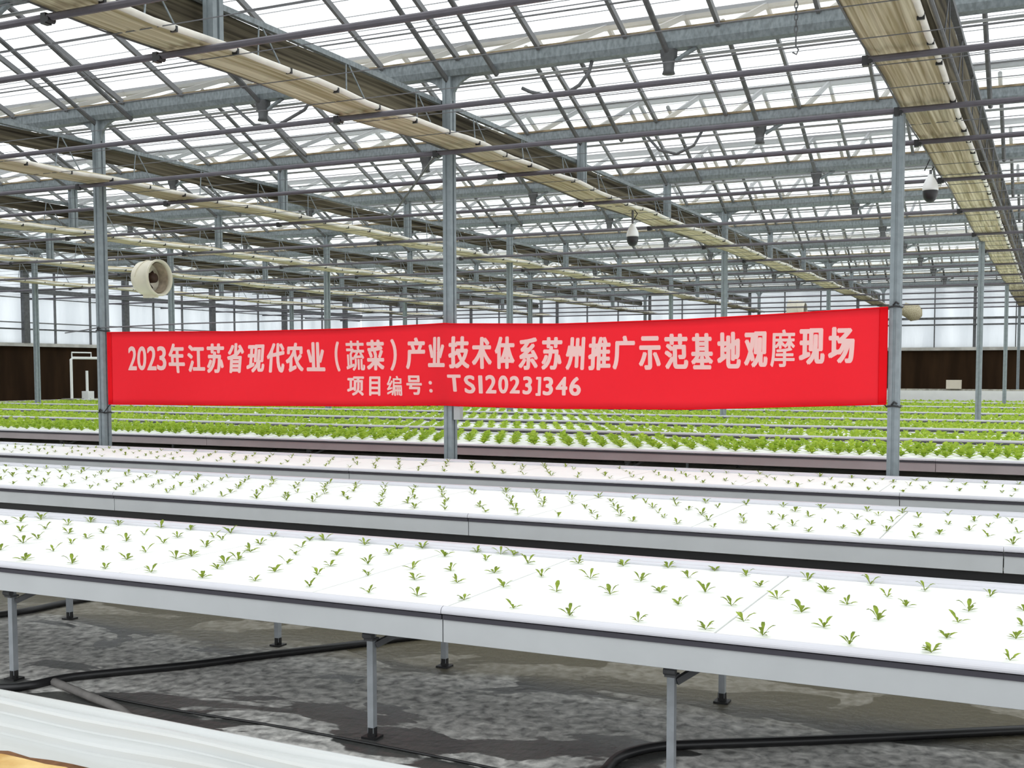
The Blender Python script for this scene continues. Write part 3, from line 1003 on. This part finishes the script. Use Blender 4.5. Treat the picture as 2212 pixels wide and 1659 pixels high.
SEED1 = [(-3.104,4.33),(-2.178,4.325),(-2.115,4.322),(-1.222,4.296),(-2.573,4.294),(-2.295,4.294),(-3.915,4.253),(-3.661,4.253),(-3.404,4.25),(-4.587,4.239),(-4.105,4.237),(-1.412,4.227),(-0.616,4.217),(-2.862,4.213),(-4.362,4.21),(-3.166,4.21),(-4.912,4.208),(-1.593,4.196),(-2.672,4.191),(-0.844,4.189),(-1.08,4.185),(-0.418,4.181),(-1.782,4.169),(-0.196,4.16),(-4.611,4.115),(-4.934,4.1),(-3.64,4.098),(-2.371,4.091),(-1.974,4.087),(-2.161,4.071),(-3.555,4.058),(-1.273,4.055),(-2.615,4.034),(-3.075,4.028),(-3.797,4.026),(-4.003,4.024),(-3.301,4.021),(-4.936,4.003),(-0.98,4.003),(-0.526,4.001),(-0.74,3.996),(-4.23,3.987),(-4.605,3.971),(-0.082,3.96),(-2.809,3.924),(-1.414,3.91),(-4.374,3.905),(-1.609,3.88),(-0.248,3.872),(-0.446,3.868),(-3.731,3.866),(-2.977,3.86),(-4.645,3.858),(-3.473,3.858),(-1.798,3.846),(-3.207,3.839),(-3.929,3.836),(-1.998,3.835),(-4.168,3.828),(-1.134,3.816),(-0.633,3.812),(-0.87,3.804),(-2.176,3.803),(-2.565,3.798),(-2.337,3.774),(-1.279,3.741),(-0.08,3.717),(-4.361,3.715),(-2.677,3.692),(-0.266,3.684),(-4.098,3.674),(-2.873,3.669),(-3.111,3.646),(-3.617,3.641),(-3.355,3.639),(-1.43,3.636),(-0.987,3.631),(-0.749,3.627),(-0.501,3.612),(-2.033,3.6),(-1.623,3.598),(-4.318,3.597),(-3.817,3.596),(-1.834,3.594),(-2.211,3.586),(-2.417,3.579),(-1.157,3.573),(-3.374,3.566),(-3.101,3.557),(-0.092,3.531),(-2.604,3.509),(-2.799,3.496),(-4.009,3.495),(-3.548,3.465),(-0.281,3.454),(-3.051,3.453),(-0.641,3.443),(-4.241,3.416),(-0.888,3.416),(-1.857,3.336),(-2.04,3.324),(-2.744,3.31),(-2.49,3.308),(-2.225,3.299),(-3.675,3.295),(-3.237,3.284),(-1.639,3.284),(-2.973,3.28),(-3.922,3.274),(-1.191,3.271),(-3.46,3.266),(-1.425,3.263),(-0.967,3.26),(-0.305,3.258),(-0.788,3.254),(-0.532,3.251),(-0.099,3.237)]
ROWS1 = [3.27, 3.46, 3.64, 3.83, 4.03, 4.23]
def row_of(y): return min(range(6), key=lambda i: abs(ROWS1[i] - y))
singles = []                                    # (x, y, bench word, row, order)
byrow = {}
for (x, y) in SEED1: byrow.setdefault(row_of(y), []).append((x, max(y, BENCH[0][0] + .06)))
for r, L in sorted(byrow.items()):
    L.sort()
    for i, (x, y) in enumerate(L): singles.append((x, min(y, BENCH[0][1] - .135), 'nearest bench', r, i, 1.0))
# lattice on the second and third benches
rl = random.Random(5)
rest = []
cand2 = []
for bi, (nr, py, px_) in enumerate(((6, .19, .23), (5, .195, .23))):
    ya = BENCH[bi + 1][0] + .11
    for r in range(nr):
        y = ya + r * py
        i = 0
        x = -12.4 if bi else -9.6
        x += (r % 2) * px_ / 2
        while x < 1.5:
            if rl.random() > .05:
                cand2.append((bi, r, x + rl.gauss(0, .016), y + rl.gauss(0, .014)))
            x += px_
vis = [c for c in cand2 if c[0] == 0 and in_frame(c[2], c[3], ZBOARD)]
vis.sort(key=lambda c: c[3])
pick = set(vis[:300 - len(SEED1)])
rowlist = {}
for c in cand2:
    if c in pick: rowlist.setdefault(c[1], []).append(c)
    else: rest.append(c)
for r, L in sorted(rowlist.items()):
    L.sort(key=lambda c: c[2])
    for i, c in enumerate(L): singles.append((c[2], c[3], 'second bench', r, i, .92))
rowname = ['front row', 'second row', 'third row', 'fourth row', 'fifth row', 'sixth row', 'seventh row']
for (x, y, who, r, i, s) in singles:
    pi = rs.randrange(9)
    if not proto_used[pi]:
        o = protos[pi]; proto_used[pi] = True
    else:
        o = protos[pi].copy(); COL.objects.link(o)
    o.location = (x, y, ZBOARD + .0005)
    sc = s * rs.uniform(.82, 1.2)
    o.scale = (sc, sc, sc)
    o.rotation_euler = (0, 0, rs.uniform(0, 6.28))
    tag(o, 'small green lettuce seedling, %s from the left in the %s on the %s' % (nth(i + 1), rowname[r], who), 'seedling', 'lettuce seedlings on the %s' % who, 'thing')
b = MB()
for (bi, r, x, y) in rest:
    seedling_mb(rs, rs.uniform(.72, 1.0), (x, y, ZBOARD + .0005), b, 2)
tag(b.build('lettuce_seedlings', M['sprout'], None, True), 'many small lettuce seedlings on the second and third benches', 'seedling', None, 'stuff')

# ------------------------------------------------------------------ lettuces
def lettuce_mb(rng, s=1.0, o=(0, 0, 0), b=None, hi=True):
    b = b or MB()
    rings = ((5, .085, .035, .062), (5, .07, .065, .058), (4, .045, .085, .05)) if hi else ((4, .085, .045, .07), (3, .05, .08, .06))
    a0 = rng.uniform(0, 6.28)
    for n, reach, rise, wd in rings:
        a0 += .5
        for i in range(n):
            az = a0 + i * 2 * PI / n + rng.uniform(-.25, .25)
            q = s * rng.uniform(.8, 1.15)
            leaf(b, o, az, q * reach, q * rise, q * wd, rng.uniform(.8, 1.25), 3 if hi else 2)
    return b
rl = random.Random(11)
lprotos = [lettuce_mb(rl).build('lettuce', M['leaf'], None, True) for i in range(8)]
lused = [False] * 8
allp = []
for bi in range(7):
    ya, yb = LB[bi] + .22, LB[bi + 1] - .12 - .22
    r = 0
    y = ya
    while y < yb:
        x = -22.9 + (r % 2) * .1
        while x < 4.4:
            if x > -1.30 * y - .6 and x < .35 + .02 * y and rl.random() > .03:
                allp.append((bi, r, x + rl.gauss(0, .012), y + rl.gauss(0, .012)))
            x += .2
        r += 1
        y += .205
colpts = [(colx(k, row), GUT[0] + row * 3 * GP) for k in (-4, -3, -2, -1, 0, 1, 2) for row in (1, 2)]
allp = [p for p in allp if all(abs(p[2] - cx) > .16 or abs(p[3] - cy) > .16 for cx, cy in colpts) and p[2] > (-18.2 if p[0] == 0 else -22.4)]
vis = [p for p in allp if p[0] == 0 and in_frame(p[2], p[3], .6)]
vis.sort(key=lambda p: (p[1], p[2]))
pick = vis[:300]
ps = set(pick)
rc = {}
for p in pick:
    rc[p[1]] = rc.get(p[1], 0) + 1
    pi = rl.randrange(8)
    if not lused[pi]:
        o = lprotos[pi]; lused[pi] = True
    else:
        o = lprotos[pi].copy(); COL.objects.link(o)
    o.location = (p[2], p[3], ZBOARD + .0005)
    sc = rl.uniform(.72, .95)
    o.scale = (sc, sc, sc)
    o.rotation_euler = (0, 0, rl.uniform(0, 6.28))
    tag(o, 'bright green lettuce, %s from the left in the %s on the nearest lettuce bench' % (nth(rc[p[1]]), rowname[p[1]]), 'lettuce', 'lettuces in the front rows behind the banner', 'thing')
b = MB()
for p in allp:
    if p in ps: continue
    lettuce_mb(rl, rl.uniform(.72, .95), (p[2], p[3], ZBOARD + .0005), b, False)
tag(b.build('lettuce_rows', M['leaf'], None, True), 'mass of bright green lettuces on the benches farther back', 'lettuce', None, 'stuff')

# ------------------------------------------------------------------ banner
TOP = [(-9.235, .398), (-8.125, .389), (-7.527, .383), (-6.191, .389), (-5.055, .422), (-5.007, .417), (-3.971, .40), (-2.8, .415), (-1.901, .449), (-1.175, .481)]
BOT = [(-9.235, -.363), (-7.542, -.351), (-6.201, -.341), (-5.059, -.317), (-4.891, -.323), (-3.971, -.329), (-2.794, -.321), (-1.892, -.285), (-1.175, -.257)]
def interp(T, x):
    if x <= T[0][0]: return T[0][1]
    for (a, p), (c, q) in zip(T[:-1], T[1:]):
        if x <= c: return p + (q - p) * (x - a) / (c - a)
    return T[-1][1]
def cloth_y(x, t):
    """distance of the cloth from the camera: tied at the outer columns, pressed over the middle one, soft diagonal folds"""
    y = 8.772
    y -= .022 * math.exp(-((x + 5.03) / .10) ** 2)
    e = min(1, max(0, (x + 9.2) / .35)) * min(1, max(0, (-1.2 - x) / .35))
    y += e * (.020 * math.sin(x * 1.9 + t * 2.4) + .018 * math.sin(x * 3.7 - t * 4.2 + 1.0) * (1 - .5 * t))
    y -= e * .010 * math.sin(PI * t)
    return y
NX, NT = 260, 12
BX0, BX1 = -9.19, -1.188
def cloth(xa, xb, nx, off, th):
    b = MB()
    for side in (0, 1):
        for i in range(nx + 1):
            x = xa + (xb - xa) * i / nx
            zt, zb = interp(TOP, x) + 1.35, interp(BOT, x) + 1.35
            for j in range(NT + 1):
                t = j / NT
                b.v.append((x, cloth_y(x, t) + off + side * th, zb + (zt - zb) * t))
    n = NT + 1
    half = (nx + 1) * n
    for i in range(nx):
        for j in range(NT):
            a = i * n + j
            b.face((a, a + n, a + n + 1, a + 1))
            b.face((half + a, half + a + 1, half + a + n + 1, half + a + n))
    for i in range(nx):
        for j in (0, NT):
            a = i * n + j
            b.face((a, half + a, half + a + n, a + n))
    for i in (0, nx):
        for j in range(NT):
            a = i * n + j
            b.face((a, a + 1, half + a + 1, half + a))
    return b
ban = thing('banner', (0, 0, 0), 'long red cloth banner with pale Chinese lettering strung between columns', 'banner')
cloth(BX0, BX1, NX, 0, .003).build('cloth', M['red'], ban, True)
cloth(BX0 - .003, BX0 + .062, 6, -.003, .009).build('hem', M['red_dark'], ban, True)['label'] = 'darker red doubled hem at the left end'
cloth(BX1 - .062, BX1 + .003, 6, -.003, .009).build('hem', M['red_dark'], ban, True)['label'] = 'darker red doubled hem at the right end'
for T, nm in ((TOP, 'top_seam'), (BOT, 'bottom_seam')):
    pts = []
    for i in range(121):
        x = BX0 + (BX1 - BX0) * i / 120
        pts.append((x, cloth_y(x, 1 if T is TOP else 0), interp(T, x) + 1.35))
    MB().tube(pts, .006, 6).build(nm, M['red_dark'], ban, True)
# lettering, printed on the cloth
GLYPHS = [('2',-8.880,-8.749,1.347,1.598),('0',-8.742,-8.609,1.347,1.597),('2',-8.602,-8.470,1.347,1.596),('3',-8.463,-8.335,1.347,1.595),('年',-8.307,-8.098,1.319,1.622),('江',-8.065,-7.846,1.328,1.605),('苏',-7.826,-7.612,1.319,1.617),('省',-7.576,-7.368,1.320,1.619),('现',-7.326,-7.103,1.325,1.603),('代',-7.082,-6.862,1.325,1.615),('农',-6.850,-6.640,1.330,1.617),('业',-6.607,-6.396,1.339,1.619),('（',-6.283,-6.225,1.335,1.625),('蔬',-6.156,-5.941,1.344,1.628),('菜',-5.921,-5.715,1.348,1.634),('）',-5.647,-5.573,1.344,1.640),('产',-5.468,-5.255,1.357,1.650),('业',-5.225,-5.036,1.378,1.652),('技',-4.999,-4.797,1.366,1.655),('术',-4.774,-4.577,1.361,1.646),('体',-4.549,-4.356,1.361,1.648),('系',-4.320,-4.131,1.353,1.637),('苏',-4.100,-3.905,1.353,1.638),('州',-3.870,-3.692,1.350,1.636),('推',-3.658,-3.450,1.350,1.637),('广',-3.433,-3.233,1.354,1.642),('示',-3.201,-3.007,1.354,1.635),('范',-2.975,-2.771,1.358,1.652),('基',-2.747,-2.559,1.358,1.654),('地',-2.524,-2.324,1.365,1.661),('观',-2.298,-2.102,1.373,1.661),('摩',-2.080,-1.882,1.376,1.673),('现',-1.852,-1.650,1.394,1.679),('场',-1.625,-1.426,1.405,1.686),('项',-6.154,-5.955,1.108,1.291),('目',-5.895,-5.764,1.110,1.292),('编',-5.689,-5.520,1.112,1.297),('号',-5.470,-5.301,1.123,1.302),('：',-5.230,-5.193,1.146,1.252),('T',-5.020,-4.891,1.156,1.311),('S',-4.863,-4.751,1.141,1.305),('I',-4.718,-4.676,1.142,1.304),('2',-4.648,-4.536,1.143,1.308),('0',-4.518,-4.416,1.144,1.304),('2',-4.403,-4.298,1.145,1.300),('3',-4.272,-4.178,1.138,1.297),(']',-4.142,-4.091,1.127,1.293),('3',-4.073,-3.973,1.132,1.293),('4',-3.949,-3.839,1.133,1.294),('6',-3.823,-3.715,1.131,1.294)]
deps = None
cache = {}
def glyph(chr_):
    if chr_ in cache: return cache[chr_]
    cu = bpy.data.curves.new('glyph', 'FONT')
    cu.body = chr_
    cu.size = 1.0
    cu.resolution_u = 4
    ob = bpy.data.objects.new('glyph', cu)
    COL.objects.link(ob)
    bpy.context.view_layer.update()
    dg = bpy.context.evaluated_depsgraph_get()
    me = ob.evaluated_get(dg).to_mesh()
    vs = [(v.co.x, v.co.y) for v in me.vertices]
    fs = [tuple(p.vertices) for p in me.polygons]
    ob.evaluated_get(dg).to_mesh_clear()
    bpy.data.objects.remove(ob); bpy.data.curves.remove(cu)
    cache[chr_] = (vs, fs)
    return cache[chr_]
b = MB()
for (c, xa, xb, za, zb) in GLYPHS:
    vs, fs = glyph(c)
    if not vs: continue
    x0 = min(v[0] for v in vs); x1 = max(v[0] for v in vs)
    y0 = min(v[1] for v in vs); y1 = max(v[1] for v in vs)
    # heavy strokes: the outline laid down several times, shifted by a hair
    e = .0052 if c in '摩蔬编' else .0105 if ord(c) > 255 else .0075
    big = za < 1.3 and ord(c) > 255
    if big: e *= .7
    sx = (xb - xa - 2 * e) / max(x1 - x0, 1e-4); sz = (zb - za - 1.4 * e) / max(y1 - y0, 1e-4)
    for q, (ex, ez) in enumerate(((0, 0), (-e, 0), (e, 0), (-.6 * e, .7 * e), (.6 * e, .7 * e), (-.6 * e, -.7 * e), (.6 * e, -.7 * e))):
        base = len(b.v)
        for (vx, vy) in vs:
            x = xa + e + (vx - x0) * sx + ex; z = za + .7 * e + (vy - y0) * sz + ez
            zt, zb_ = interp(TOP, x) + 1.35, interp(BOT, x) + 1.35
            b.v.append((x, cloth_y(x, (z - zb_) / (zt - zb_)) - .0045 - .00006 * q, z))
        for f in fs: b.face([base + i for i in f])
lt = b.build('lettering', M['letter'], ban)
lt['label'] = 'pale pink Chinese characters and project number'
# tie cords at the outer columns
for (cx, zz) in ((-9.33, 1.77), (-9.33, .895), (-1.14, 1.835), (-1.14, 1.075)):
    pts = []
    for i in range(13):
        a = 2 * PI * i / 12
        pts.append((cx + .053 * (1 if math.cos(a) > 0 else -1) * min(1, abs(math.cos(a)) * 1.5), 8.85 + .064 * math.sin(a), zz + .004 * math.sin(3 * a)))
    o = MB().tube(pts, .007, 6, False)
    o.tube([(cx + (.05 if cx < -5 else -.05), 8.79, zz), (BX0 + .02 if cx < -5 else BX1 - .02, 8.772, zz - .02 if zz > 1.3 else zz + (.09 if cx < -5 else .02))], .005, 6)
    o.tube([(cx - .01, 8.785, zz + .012), (cx + .01, 8.775, zz + .035), (cx + .03, 8.785, zz + .02)], .008, 6)
    o.build('tie_cord', M['black'], ban)
o = MB().tube([(-9.30, 8.80, 1.80), (-8.2, 8.81, 1.825), (-6.3, 8.81, 1.835), (-5.12, 8.81, 1.84)], .007, 6).build('rope', M['wire'])
tag(o, 'thin grey rope running just above the left half of the banner', 'rope', None, 'thing')
o = MB().tube([(-9.9, 8.86, 1.755), (-9.6, 8.85, 1.78), (-9.36, 8.80, 1.80)], .006, 6).build('rope', M['wire'])
tag(o, 'loose rope end tied to the left side of the left banner column', 'rope', None, 'thing')

# ------------------------------------------------------------------ front trough
t = thing('planting_trough', (-1.5, 1.0, 0), 'white lined planting trough in the bottom left foreground', 'trough')
TXs = [-3.6 + 5.2 * i / 80 for i in range(81)]
prof = [(.925, .33), (.93, .50), (.928, .530), (.920, .541), (.905, .546), (.893, .544), (.886, .536), (.880, .540), (.862, .543), (.846, .541), (.841, .536), (.839, .517), (.835, .514), (.815, .515), (.79, .516), (.781, .513), (.778, .500), (.772, .498), (.745, .499), (.722, .497), (.70, .494), (.68, .470), (.60, .440)]
def film(x, y, z):
    if .70 < y < .89: return .003 * math.sin(x * 3.1 + y * 40) + .003 * math.sin(x * 9.3 + y * 21)
    return .001 * math.sin(x * 5)
shear = lambda x: -.030 * (x + 1.8)
b = MB()
n = len(prof)
for x in TXs:
    for (y, z) in prof: b.v.append((x + 1.5, y + shear(x), z + film(x, y, z)))
for k in range(len(TXs) - 1):
    for s in range(n - 1):
        a = k * n + s
        b.face((a, a + 1, a + n + 1, a + n))
b.build('liner', M['film'], t)['label'] = 'glossy white plastic liner folded over the edge'
b = MB()
rsl = random.Random(3)
ys = [.722, .70, .68, .63, .55, .45, .3, .1, -.1, -.3]
for x in TXs:
    for j, y in enumerate(ys):
        b.v.append((x + 1.5, y + shear(x) + (rsl.uniform(-.008, .006) if j < 2 else 0), 0.486 + (0 if j == 0 else .012 + rsl.uniform(-.004, .006))))
n = len(ys)
for k in range(len(TXs) - 1):
    for s in range(n - 1):
        a = k * n + s
        b.slot = 1 if s < 2 else 0
        b.face((a, a + n, a + n + 1, a + 1))
b.build('substrate', [M['soil'], M['soil_edge']], t)['label'] = 'tan crumbly growing medium'
MB().box((-2.1, -.35, .30), (3.1, .88, .44)).build('trough_base', M['panel'], t)
for lx in (-1.6, 0.6, 2.6):
    for ly in (-.2, .7):
        MB().box((lx - .02, ly - .02, 0), (lx + .02, ly + .02, .30)).build('leg', M['leg'], t)

# ------------------------------------------------------------------ hoses and cables on the floor
def smooth_path(P, n=8):
    P = [Vector(p) for p in P]
    Q = [P[0]] + P + [P[-1]]
    out = []
    for i in range(1, len(Q) - 2):
        for j in range(n):
            u = j / n
            a, bb, c, d = Q[i - 1], Q[i], Q[i + 1], Q[i + 2]
            out.append(.5 * ((2 * bb) + (c - a) * u + (2 * a - 5 * bb + 4 * c - d) * u * u + (3 * bb - a - 3 * c + d) * u ** 3))
    return out + [P[-1]]
def hose(pts, r, mm, label, cat='hose'):
    o = MB().tube(smooth_path(pts), r, 8).build('floor_hose' if cat == 'hose' else 'floor_cable', M[mm], None, True)
    tag(o, label, cat, 'hoses and cables on the floor', 'thing')
hose([(-4.6, 2.9, .018), (-4.05, 3.18, .018), (-3.93, 3.28, .018), (-3.86, 3.46, .018), (-3.546, 3.81, .018), (-3.354, 4.08, .018), (-3.057, 4.47, .018), (-2.933, 4.65, .018), (-2.5, 5.2, .018)], .0175, 'black', 'black hose crossing the floor under the left half of the nearest bench')
hose([(-1.40, 3.15, .018), (-1.345, 3.34, .018), (-1.348, 3.47, .018), (-1.326, 3.56, .018), (-1.258, 3.66, .018), (-1.145, 3.737, .018), (-.705, 3.998, .018), (-.079, 4.40, .018), (.5, 4.75, .018)], .0175, 'black', 'black hose curving round the right front leg of the nearest bench')
hose([(-3.87, 3.36, .02), (-3.577, 3.27, .02), (-3.30, 3.18, .02), (-3.0, 3.0, .02)], .017, 'greyhose', 'dusty grey pipe lying beside the white trough at the left')
hose([(-3.576, 3.33, .005), (-3.269, 3.311, .005), (-3.028, 3.309, .005), (-2.74, 3.316, .005), (-2.434, 3.308, .005), (-1.866, 3.274, .005), (-1.3, 3.22, .005)], .005, 'black', 'thin black cable on the floor along the white trough', 'cable')
hose([(-5.6, 3.6, .02), (-5.2, 4.2, .02), (-5.13, 4.6, .02), (-5.0, 5.4, .02)], .018, 'black', 'black hose at the far left under the nearest bench')
